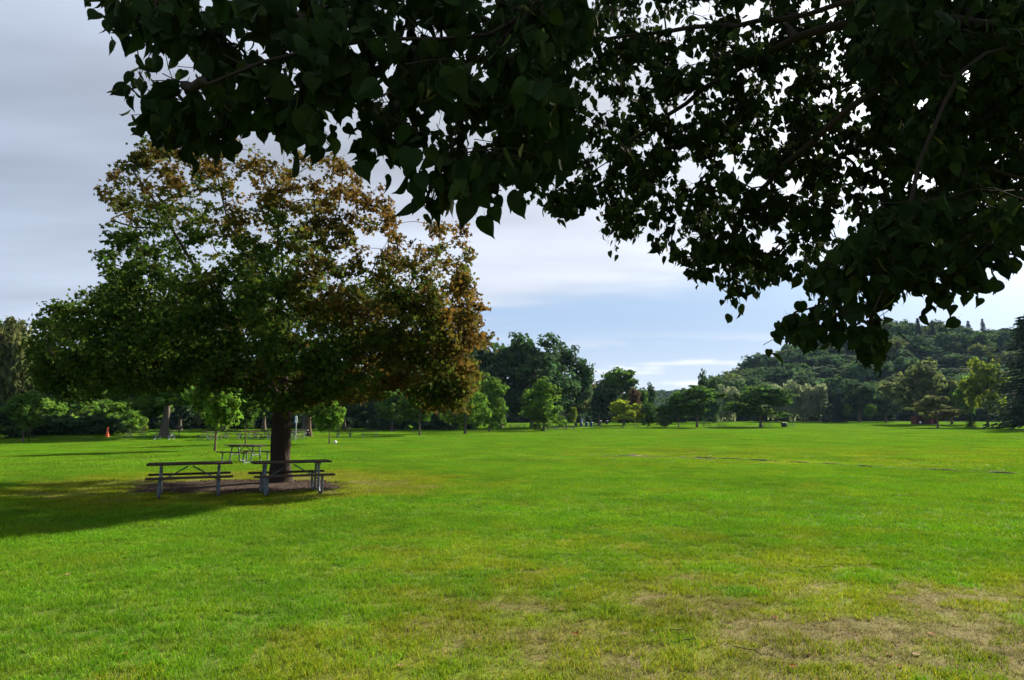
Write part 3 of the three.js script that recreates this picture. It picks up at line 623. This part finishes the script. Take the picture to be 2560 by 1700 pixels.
for (const [x, top, w] of [[1805, 968, 44], [1835, 972, 44], [1945, 966, 60], [1985, 958, 52], [2015, 966, 50], [2050, 966, 60]])
  treeAt('willow_tree', 'willow', 'grey', x, 1055, top, w * 1.15, 'grey green feathery willow in the row at the field edge', 'willows along the far field edge', { bark: barkGrey });

// the dark wood behind the far picnic tables
const woodLabel = { deep: 'very dark green tree in the wood behind the far picnic tables', dark: 'dark green tree in the wood behind the far picnic tables', mid: 'mid green tree in the wood behind the far picnic tables' };
for (const [x, d, top, w, tint] of [[130, 118, 865, 150, 'dark'], [240, 125, 850, 170, 'deep'], [330, 128, 900, 150, 'deep'], [450, 126, 905, 170, 'dark'], [560, 124, 880, 170, 'deep'], [660, 128, 900, 160, 'dark'], [760, 126, 905, 160, 'deep'], [860, 132, 915, 150, 'dark'], [940, 130, 930, 140, 'deep'], [1010, 136, 905, 150, 'dark'], [1090, 140, 900, 140, 'deep'], [1150, 138, 935, 100, 'mid'], [700, 112, 960, 120, 'mid'], [980, 116, 975, 110, 'mid'], [210, 108, 930, 120, 'mid'], [380, 140, 880, 160, 'dark']])
  treeAt('wood_tree', 'round', tint, x, 1060, top, w, woodLabel[tint], 'trees of the wood behind the far tables', { d });
treeAt('willow_tree', 'willow', 'olive', 15, 1068, 812, 170, 'olive drooping tree beside the hedge', undefined, { d: 88 });
treeAt('large_tree', 'big', 'dark', -40, 1068, 800, 230, 'big dark tree behind the olive drooping tree', undefined, { d: 104 });
treeAt('large_tree', 'round', 'dark', 110, 1068, 880, 140, 'dark tree directly behind the hedge', undefined, { d: 96 });
treeAt('large_tree', 'round', 'mid', 175, 1068, 905, 120, 'green tree overtopping the hedge near the traffic cone', undefined, { d: 92 });
// undergrowth that closes the wood near the ground
for (let k = 0; k < 26; k++) { const x = 345 + k * 33 + R(-8, 8); treeAt('undergrowth_shrub', 'shrub', k % 3 ? 'deep' : 'dark', x, 1062, R(1012, 1030), R(58, 80), 'dark shrub in the undergrowth at the foot of the wood', 'undergrowth along the wood edge', { d: R(128, 146), cat: 'shrub' }); }
for (let k = 0; k < 22; k++) { const x = 1195 + k * 24 + R(-6, 6); treeAt('undergrowth_shrub', 'shrub', k % 2 ? 'deep' : 'dark', x, 1062, R(1015, 1032), R(40, 58), 'dark shrub below the tall trees at the field edge', 'undergrowth along the field edge', { d: R(196, 215), cat: 'shrub' }); }
for (let k = 0; k < 30; k++) { const x = 1715 + k * 29 + R(-6, 6); treeAt('undergrowth_shrub', 'shrub', k % 2 ? 'deep' : 'blue', x, 1055, R(1008, 1026), R(44, 62), 'dark shrub along the foot of the wooded hill', 'undergrowth along the hill foot', { d: R(222, 240), cat: 'shrub' }); }
// hedge of loose shrubs near the cone
for (const [x, foot, top, w, tint] of [[30, 1096, 1005, 110, 'dark'], [85, 1088, 1000, 110, 'fresh'], [130, 1086, 990, 110, 'fresh'], [180, 1085, 1005, 110, 'fresh'], [225, 1084, 1008, 100, 'fresh'], [270, 1083, 1003, 95, 'fresh'], [312, 1082, 1005, 85, 'fresh'], [338, 1081, 1022, 50, 'lime'], [155, 1088, 1040, 90, 'dark'], [215, 1087, 1042, 90, 'dark'], [262, 1086, 1046, 80, 'dark'], [105, 1090, 1042, 90, 'dark']])
  treeAt('hedge_shrub', 'shrub', tint, x, foot, top, w, { dark: 'low dark green shrub at the foot of the hedge', fresh: 'tall bright green shrub of the loose hedge', lime: 'small yellow green shrub beside the far picnic tables' }[tint], 'shrubs of the hedge near the traffic cone', { cat: 'shrub', k: 1.2 });

// ---------------------------------------------------------------- wooded hill
reseed(61);
{
  let n = 0; const spots = [];
  for (let d = 268; d < 432; d += 13.0) for (let u = .235; u < .80; u += 12.5 / d) { const x = (u + R(-.4, .4) * 11 / d) * d, z = -d - R(-6, 6); if (x / d < .29 && d < 330) continue; if (x / d < .27) continue; spots.push([x, z]); }
  const labels = { hillgreen: ['round green tree in the wood on the hillside', 'green trees on the hillside'], hillolive: ['yellowish olive tree in the wood on the hillside', 'olive trees on the hillside'], dark: ['dark green tree in the wood on the hillside', 'dark trees on the hillside'], blue: ['dark conifer among the hillside trees', 'conifers on the hillside'], rust: ['rusty tinted tree in the wood on the hillside', 'rusty trees on the hillside'] };
  for (const [x, z] of spots) {
    const p = V(x, H(x, z) - .2, z), q = n2(x * .02, z * .02) + R(-.6, .6), con = rng() < .07;
    const tint = con ? 'blue' : q > .55 ? 'hillolive' : q > .8 ? 'rust' : q < -.45 ? 'dark' : 'hillgreen';
    const h = con ? R(15, 21) : R(9, 17.5);
    tree(con ? 'hillside_conifer' : 'hillside_tree', con ? 'conifer' : 'hill', tint, p, h, con ? R(6, 8) : R(13, 23), ...labels[tint]); n++;
  }
  console.log('hill trees', n);
  // the far ridge reads as one blue mass
  const geo = KINDS.hill[0].crown, list = [];
  for (let d = 640; d < 960; d += 17) for (let u = -.30; u < .36; u += 15 / d) list.push([(u + R(-.4, .4) * 15 / d) * d, -d + R(-7, 7)]);
  const im = new THREE.InstancedMesh(geo, TINT.hillgreen, list.length), M = new THREE.Matrix4(), Q = new THREE.Quaternion(); im.name = 'distant_forest'; im.userData.kind = 'stuff'; tag(im, 'distant forest covering the low bluish ridge', 'forest');
  list.forEach(([x, z], k) => { const s = R(1.5, 2.1), h = R(1.1, 1.6); Q.setFromAxisAngle(V(0, 1, 0), R(0, 6.28)); M.compose(V(x, H(x, z) - 4, z), Q, V(s, h, s)); im.setMatrixAt(k, M); });
  shade(im); scene.add(im);
}

// ---------------------------------------------------------------- picnic tables
const woodTex = noiseTex(256, (u, v) => .72 + .35 * tileNoise(u, v * .15, 26, 3) + .1 * tileNoise(u, v, 7, 2), false);
const plankMats = [[.066, .046, .036], [.055, .038, .030], [.078, .055, .042]].map((c) => { const m = std(...c, .8); m.map = woodTex; m.bumpMap = woodTex; m.bumpScale = .002; return m; });
const greyPlank = [[.33, .31, .28], [.29, .27, .245]].map((c) => { const m = std(...c, .85); m.map = woodTex; return m; });
const steel = std(.115, .135, .15, .65, { metalness: .3 });
const bolt = std(.16, .16, .16, .5, { metalness: .8 });
function plankGeo(l, t, w) {
  const s = new THREE.Shape(), b = .006, hw = w / 2, ht = t / 2;
  s.moveTo(-hw + b, -ht); s.lineTo(hw - b, -ht); s.lineTo(hw, -ht + b); s.lineTo(hw, ht - b); s.lineTo(hw - b, ht); s.lineTo(-hw + b, ht); s.lineTo(-hw, ht - b); s.lineTo(-hw, -ht + b); s.closePath();
  const g = new THREE.ExtrudeGeometry(s, { depth: l, bevelEnabled: false }); g.translate(0, 0, -l / 2); g.rotateY(Math.PI / 2); return g;
}
const LEN = 1.87, topPlank = plankGeo(LEN, .042, .142), seatPlank = plankGeo(LEN, .042, .125);
function pathTube(pts, r, sides = 10) { const mb = new MB(); tube(mb, pts, pts.map(() => r), sides); const g = mb.geo(true); g.deleteAttribute('color'); return g; }
function bend(corners, rad0) { // a polyline in the y-z plane with rounded corners
  const out = [corners[0]];
  for (let k = 1; k < corners.length - 1; k++) { const a = corners[k - 1], b = corners[k], c = corners[k + 1], p = b.clone().add(a.clone().sub(b).setLength(rad0)), q = b.clone().add(c.clone().sub(b).setLength(rad0)); for (let s = 0; s <= 5; s++) { const t = s / 5; out.push(p.clone().multiplyScalar((1 - t) * (1 - t)).addScaledVector(b, 2 * t * (1 - t)).addScaledVector(q, t * t)); } }
  out.push(corners[corners.length - 1]); return out;
}
const legGeo = [-1, 1].map((s) => pathTube(bend([V(0, .425, s * .66), V(0, .03, s * .70), V(0, .03, s * .28), V(0, .715, s * .17)], .13), .03));
const crossGeo = pathTube([V(0, .34, -.225), V(0, .34, .225)], .02), headGeo = (() => { const g = plankGeo(.05, .05, .70); return g; })(), armGeo = [-1, 1].map((s) => { const g = plankGeo(.05, .022, .25); g.translate(0, 0, s * .66); return g; });
const braceGeo = [-1, 1].map((s) => pathTube([V(s * .05, .70, 0), V(s * .62, .36, 0)], .018, 6));
function picnicTable(pos, turn, label, group, planks = plankMats) {
  const o = thing('picnic_table', label, 'picnic table', pos, turn, group);
  for (let k = 0; k < 5; k++) { const m = part('plank', topPlank, planks[(k * 2 + 1) % planks.length], o); m.position.set(R(-.006, .006), .765 + R(-.002, .002), (k - 2) * .151); }
  for (const s of [-1, 1]) for (const e of [-1, 1]) { const m = part('plank', seatPlank, planks[(s + e + 3) % planks.length], o); m.position.set(R(-.006, .006), .468 + R(-.002, .002), s * .66 + e * .066); }
  for (const x of [-.64, .64]) {
    legGeo.forEach((g) => { const l = part('leg', g, steel, o); l.position.x = x; });
    const c = part('crossbar', crossGeo, steel, o); c.position.x = x; const h = part('top_bearer', headGeo, bolt, o); h.position.set(x, .718, 0);
    armGeo.forEach((g) => { const a = part('seat_bearer', g, bolt, o); a.position.set(x, .435, 0); });
  }
  braceGeo.forEach((g) => part('brace', g, steel, o));
  return o;
}
reseed(71);
const flat = (p) => { p.y = H(p.x, p.z) + .004; return p; };
const onPix = (x, d) => { const r = at(x, 1052, d); return flat(r); };
const up = (p, h) => { p.y += h; return p; };
picnicTable(up(onPix(483, 16.9), .015), .43, 'dark wooden picnic table at the edge of the mulch, clear of the trunk');
picnicTable(up(onPix(733, 17.4), .02), .46, 'dark wooden picnic table right in front of the maple trunk');
picnicTable(onPix(617, 30.6), -.46, 'picnic table standing at an angle on the lawn behind the maple');
const farGroup = 'picnic tables under the far shade trees', farLabel = 'small far picnic table in the crowd between the pale trunk and the stout trunk';
for (const [x, y, r] of [[524, 1101, 1.25], [582, 1097, .1], [628, 1099, 1.3], [655, 1097, .4], [678, 1099, 1.05], [706, 1094, .3]]) picnicTable(flat(ground(x, y)), r, farLabel, farGroup);
for (const [x, y, r] of [[338, 1095, .95], [410, 1099, .06]]) picnicTable(flat(ground(x, y)), r, 'far picnic table beside the pale shade tree trunk near the cone', 'picnic tables near the cone');
picnicTable(flat(ground(732, 1100)), 1.4, 'far picnic table at the foot of the blue and white sign');
picnicTable(flat(ground(748, 1093)), .05, 'weathered grey far picnic table beside the stout trunk', undefined, greyPlank);
picnicTable(flat(ground(860, 1094)), .08, 'lone far picnic table on the lawn between the stout trunk and the sapling side');
picnicTable(flat(ground(924, 1097)), .2, 'lone far picnic table on the lawn below the dark bins');
picnicTable(flat(ground(866, 1073)), .5, 'shaded picnic table beside the dark bins at the wood edge');
picnicTable(flat(ground(527, 1072)), .1, 'shaded picnic table at the wood edge behind the tiny sapling');
for (const [x, y, r] of [[1256, 1069, .1], [1284, 1070, .2], [1304, 1070, .1]]) picnicTable(flat(ground(x, y)), r, 'weathered pale picnic table in the shade of the oval trees', 'pale tables by the oval trees', greyPlank);
for (const [x, y, r] of [[1378, 1076, .1], [1402, 1075, .2], [1425, 1075, .1]]) picnicTable(flat(ground(x, y)), r, 'weathered pale picnic table between the vase shaped tree and the blue bins', 'pale tables by the vase shaped tree', greyPlank);
picnicTable(flat(ground(1494, 1068)), .05, 'pale picnic table just past the blue recycling bins', undefined, greyPlank);
for (const [x, y, r] of [[1766, 1068.5, .1], [1805, 1068.5, .1]]) picnicTable(flat(ground(x, y)), r, 'dark picnic table in the open beside the wide spreading tree', 'tables beside the spreading tree');
picnicTable(flat(ground(1917, 1068)), .05, 'dark picnic table at the trunk of the flat topped tree');
picnicTable(flat(ground(1975, 1068)), .05, 'pale picnic table beside the dark bin in the open field', undefined, greyPlank);

// ---------------------------------------------------------------- small park furniture
const white = std(.78, .79, .80, .6), blue = std(.012, .055, .22, .45), navy = std(.012, .018, .045, .5), orange = std(.75, .085, .015, .5), black = std(.015, .015, .016, .6), galv = std(.45, .47, .48, .45, { metalness: .6 });
{ // traffic cone
  const o = thing('traffic_cone', 'orange traffic cone on the grass in front of the hedge', 'traffic cone', flat(ground(268, 1093)));
  const b = new THREE.Shape(); const s = .20; b.moveTo(-s + .05, -s); b.lineTo(s - .05, -s); b.lineTo(s, -s + .05); b.lineTo(s, s - .05); b.lineTo(s - .05, s); b.lineTo(-s + .05, s); b.lineTo(-s, s - .05); b.lineTo(-s, -s + .05); b.closePath();
  const bg = new THREE.ExtrudeGeometry(b, { depth: .04, bevelEnabled: false }); bg.rotateX(-Math.PI / 2); part('base', bg, orange, o);
  part('cone', new THREE.LatheGeometry([[.165, .04], [.15, .07], [.04, .88], [.035, .90], [.0, .90]].map(([x, y]) => new THREE.Vector2(x, y)), 24), orange, o);
  for (const [y0, y1] of [[.42, .50], [.60, .66]]) { const r = (y) => .157 - (y - .05) * .1415 + .004; part('band', new THREE.LatheGeometry([[r(y0), y0], [r(y1), y1]].map(([x, y]) => new THREE.Vector2(x, y)), 24), std(.80, .30, .16, .5), o); }
}
{ // ball
  const g = new THREE.IcosahedronGeometry(.13, 5).toNonIndexed(), pos = g.attributes.position, c = [], ico = new THREE.IcosahedronGeometry(1, 0).attributes.position, q = V(0, 0, 0), e = V(0, 0, 0);
  for (let k = 0; k < pos.count; k += 3) { q.set(0, 0, 0); for (let m = 0; m < 3; m++) q.add(e.fromBufferAttribute(pos, k + m)); q.normalize(); let b = 0; for (let m = 0; m < ico.count; m++) b = Math.max(b, q.dot(e.fromBufferAttribute(ico, m).normalize())); const v = b > .945 ? .03 : .82; for (let m = 0; m < 3; m++) c.push(v, v, v); }
  g.setAttribute('color', new THREE.BufferAttribute(new Float32Array(c), 3)); g.computeVertexNormals();
  const m = shade(new THREE.Mesh(g, new THREE.MeshStandardMaterial({ vertexColors: true, roughness: .5 }))); m.name = numbered('soccer_ball'); m.position.copy(up(flat(ground(838, 1110)), .13)); scene.add(m); tag(m, 'white ball lying on the lawn beside a thin sapling', 'ball');
}
function signPost(x, foot, h, w, ph, label, tilt = 0) {
  const o = thing('park_sign', label, 'sign', flat(ground(x, foot)), tilt);
  part('post', pathTube([V(0, -.1, 0), V(0, h, 0)], .03, 8), galv, o);
  const p = plankGeo(w, ph, .02); const m = part('sign_panel', p, white, o); m.position.set(0, h - ph / 2 - .03, .045);
  const s = part('blue_stripe', plankGeo(w * .22, ph * .98, .006), std(.04, .06, .42, .5), o); s.position.set(-w * .36, h - ph / 2 - .03, .058);
  for (const k of [0, 1, 2]) { const l = part('print_line', plankGeo(w * .5, ph * .045, .003), std(.25, .24, .42, .6), o); l.position.set(w * .12, h - .03 - ph * (.25 + k * .2), .057); }
  return o;
}
signPost(739, 1104, 2.25, .32, .58, 'white and blue sign panel on a thin metal post beside the maple trunk', -.5);
signPost(1455, 1066, 1.9, .6, .8, 'white sign on a post above the blue recycling bins', .3);
function bin(x, foot, mat, label, group, lid) {
  const o = thing('waste_bin', label, 'bin', flat(ground(x, foot)), R(-.3, .3), group);
  part('body', new THREE.LatheGeometry([[0, .02], [.27, .02], [.29, .06], [.34, .86], [.36, .88], [.36, .92], [.33, .92]].map(([a, b]) => new THREE.Vector2(a, b)), 20), mat, o);
  part('lid', new THREE.LatheGeometry([[.37, .90], [.37, .95], [.30, 1.02], [.12, 1.08], [0, 1.09]].map(([a, b]) => new THREE.Vector2(a, b)), 20), lid || mat, o);
  return o;
}
for (const x of [1453, 1466, 1478]) bin(x, 1067, blue, 'bright blue recycling bin in the row beside the white sign', 'blue recycling bins');
for (const x of [912, 920]) bin(x, 1072, navy, 'dark bin in the shade beside the shaded picnic table', 'dark bins at the wood edge');
for (const x of [940, 949]) bin(x, 1072, blue, 'blue bin in the shade at the wood edge beside the dark bins', 'blue bins at the wood edge');
for (const x of [1500, 1517]) bin(x, 1061, navy, 'dark bin in the shade past the blue recycling bins', 'dark bins past the recycling row');
for (const x of [1957, 1963]) bin(x, 1068.5, black, 'black bin beside the pale picnic table in the open field', 'black bins in the open field');
for (const x of [2084, 2092]) bin(x, 1056, blue, 'small blue bin at the foot of the hill by the conifers', 'blue bins at the hill foot');
for (const [x, y] of [[918, 1072], [937, 1072], [945, 1072]]) { const o = thing('bin_marker', 'small pale marker sign on a post above the bins at the wood edge', 'sign', flat(ground(x, y - .5)), 0, 'marker signs above the shaded bins'); part('post', pathTube([V(0, -.1, 0), V(0, 1.75, 0)], .025, 6), galv, o); part('sign_panel', plankGeo(.3, .4, .02), white, o).position.set(0, 1.6, .04); }
{ // charcoal grill on a post
  const o = thing('charcoal_grill', 'dark charcoal grill on a post beside the pale shade tree trunk', 'grill', flat(ground(447, 1094)));
  part('post', pathTube([V(0, -.1, 0), V(0, .85, 0)], .045, 8), black, o);
  const f = new THREE.Shape(); f.moveTo(-.3, 0); f.lineTo(.3, 0); f.lineTo(.34, .28); f.lineTo(.28, .28); f.lineTo(.25, .05); f.lineTo(-.25, .05); f.lineTo(-.28, .28); f.lineTo(-.34, .28); f.closePath();
  const g = new THREE.ExtrudeGeometry(f, { depth: .42, bevelEnabled: false }); g.translate(0, .85, -.21); part('firebox', g, black, o);
  const gr = []; for (let k = 0; k < 9; k++) gr.push(pathTube([V(-.29, 1.10, -.19 + k * .047), V(.29, 1.10, -.19 + k * .047)], .007, 5)); part('grate', mergeGeometries(gr), galv, o);
}
{ // stake beside the leaning sapling
  const m = shade(new THREE.Mesh(pathTube([V(0, -.1, 0), V(.03, 1.25, 0)], .03, 7), barkDark)); m.name = 'wooden_stake'; m.position.copy(flat(ground(71, 1109))); scene.add(m); tag(m, 'short dark stake in the grass beside the leaning sapling', 'stake');
}
{ // red shed behind the crab tree
  const p = flat(ground(2310, 1061)), o = thing('red_shed', 'low brick red shed under the trees at the hill foot', 'shed', p, -.1);
  const wall = std(.10, .036, .030, .9), w = 5, h = 2.1, dd = 3.2;
  const boards = []; for (let k = 0; k < 20; k++) { const b = plankGeo(h, .05, .24); b.rotateZ(Math.PI / 2); b.translate(-w / 2 + .125 + k * .25, h / 2 + .05, dd / 2); boards.push(b); }
  boards.forEach((b) => part('wall_board', b, wall, o));
  for (const s of [-1, 1]) { const b = plankGeo(dd, h, .1); b.rotateY(Math.PI / 2); b.translate(s * (w / 2 - .06), h / 2 + .05, -.03); part('side_wall', b, wall, o); }
  { const b = plankGeo(w - .25, h, .1); b.translate(0, h / 2 + .05, -dd / 2 + .1); part('back_wall', b, wall, o); }
  const r = new THREE.Shape(); r.moveTo(-dd / 2 - .3, 0); r.lineTo(0, .7); r.lineTo(dd / 2 + .3, 0); r.lineTo(dd / 2 + .3, .1); r.lineTo(0, .8); r.lineTo(-dd / 2 - .3, .1); r.closePath();
  const rg = new THREE.ExtrudeGeometry(r, { depth: w + .5, bevelEnabled: false }); rg.translate(0, h + .03, -(w + .5) / 2); rg.rotateY(Math.PI / 2); part('roof', rg, std(.06, .05, .05, .9), o);
  const d = part('door', plankGeo(.9, 1.5, .04), std(.11, .03, .025, .8), o); d.position.set(1.2, .85, dd / 2 + .15);
  part('handle', plankGeo(.05, .14, .05), galv, d).position.set(-.36, 0, .05);
  const v = part('pale_panel', plankGeo(.45, .5, .03), white, o); v.position.set(-1.7, .55, dd / 2 + .15);
}

// ---------------------------------------------------------------- litter on the lawn
reseed(81);
function deadLeaf(px, py, color, label, group, s = .1) {
  const p = ground(px, py), mb = new MB(), o = [[0, .55], [.16, .34], [.42, .36], [.33, .1], [.5, -.1], [.24, -.2], [.16, -.46], [0, -.34], [-.16, -.46], [-.24, -.2], [-.5, -.1], [-.33, .1], [-.42, .36], [-.16, .34]];
  const c = mb.v(0, .012, 0), ids = o.map(([x, y]) => mb.v(x * s, .012 + (x * x * .5 + y * y * .25 + R(-.03, .05)) * s, y * s)); ids.forEach((q, k) => mb.t(c, q, ids[(k + 1) % ids.length]));
  const g = mb.geo(); g.deleteAttribute('color');
  const m = shade(new THREE.Mesh(g, std(...color, .8))); m.name = numbered('fallen_leaf'); m.position.copy(p); m.rotation.set(R(-.12, .12), R(0, 6.28), R(-.12, .12)); scene.add(m); tag(m, label, 'leaf', group);
}
const rustL = ['curled rusty brown fallen leaf on the grass', 'rusty fallen leaves'], paleL = ['pale tan fallen leaf lying on the grass', 'pale fallen leaves'];
for (const [x, y] of [[315, 1648], [2250, 1683], [1937, 1562], [1847, 1428], [2015, 1640], [1980, 1690], [2330, 1592], [1680, 1532], [2225, 1655], [1440, 1590]]) deadLeaf(x, y, [.17, .045, .012], ...rustL, R(.05, .075));
for (const [x, y] of [[330, 1680], [170, 1440], [1000, 1685], [1735, 1470], [1405, 1540], [880, 1345], [2290, 1640], [1560, 1590]]) deadLeaf(x, y, [.24, .155, .09], ...paleL, R(.05, .08));
function scrap(px, py, s) { const mb = new MB(); const ids = [[-1, -.6], [.2, -.8], [1, -.3], [.8, .6], [-.3, .7], [-1.1, .3]].map(([x, y]) => mb.v(x * s, .035 + R(0, .5) * s, y * s)), c = mb.v(0, .05 + s * .4, 0); ids.forEach((q, k) => mb.t(c, q, ids[(k + 1) % 6])); const g = mb.geo(); g.deleteAttribute('color'); const m = shade(new THREE.Mesh(g, std(.42, .42, .42, .9))); m.name = numbered('paper_scrap'); m.position.copy(ground(px, py)); m.rotation.y = R(0, 6); scene.add(m); tag(m, 'crumpled white paper scrap on the grass', 'litter', 'paper scraps on the lawn'); }
for (const [x, y, s] of [[1953, 1346, .018], [1630, 1609, .012], [1776, 1142, .07], [362, 1123, .06]]) scrap(x, y, s);
function stick(px, py, len, a) { const p = ground(px, py), d = V(Math.cos(a), 0, Math.sin(a)).multiplyScalar(len / 2), g = pathTube([d.clone().negate().add(V(0, .035, 0)), V(.01, .05, .015), d.clone().multiplyScalar(.5).add(V(.012, .055, -.01)), d.clone().add(V(0, .04, 0))], .0032, 6); const m = shade(new THREE.Mesh(g, barkDark)); m.name = numbered('fallen_twig'); m.position.copy(p); scene.add(m); tag(m, 'short dark twig lying on the dry grass', 'twig', 'fallen twigs on the dry grass'); }
for (const [x, y, l, a] of [[1695, 1607, .16, .4], [1722, 1616, .12, .05], [1870, 1665, .26, 1.0], [2060, 1436, .3, .08]]) stick(x, y, l, a);
{ // mulch chips
  const g = new THREE.TetrahedronGeometry(.016), list = []; for (let k = 0; k < 6000; k++) { const a = R(0, 6.28), f = Math.sqrt(rng()), r = bedR(a) * f; list.push([BED.x + Math.cos(a) * r, BED.z + Math.sin(a) * r]); }
  const m = std(1, 1, 1, 1), im = new THREE.InstancedMesh(g, m, list.length), M = new THREE.Matrix4(), Q = new THREE.Quaternion(), C = new THREE.Color(); im.name = 'mulch_chips'; im.userData.kind = 'stuff'; tag(im, 'brown wood chips strewn under the maple', 'mulch');
  list.forEach(([x, z], k) => { Q.setFromEuler(new THREE.Euler(R(0, 6), R(0, 6), R(0, 6))); M.compose(V(x, H(x, z) + .024, z), Q, V(R(.5, 1.6), R(.3, .6), R(.5, 1.3))); im.setMatrixAt(k, M); const v = R(.6, 1.5); im.setColorAt(k, C.setRGB(.075 * v, .051 * v, .036 * v)); });
  shade(im); scene.add(im);
}

// ---------------------------------------------------------------- thin haze
scene.fog = new THREE.FogExp2(new THREE.Color(.45, .66, 1.0), .00005);
renderer.render(scene, camera);
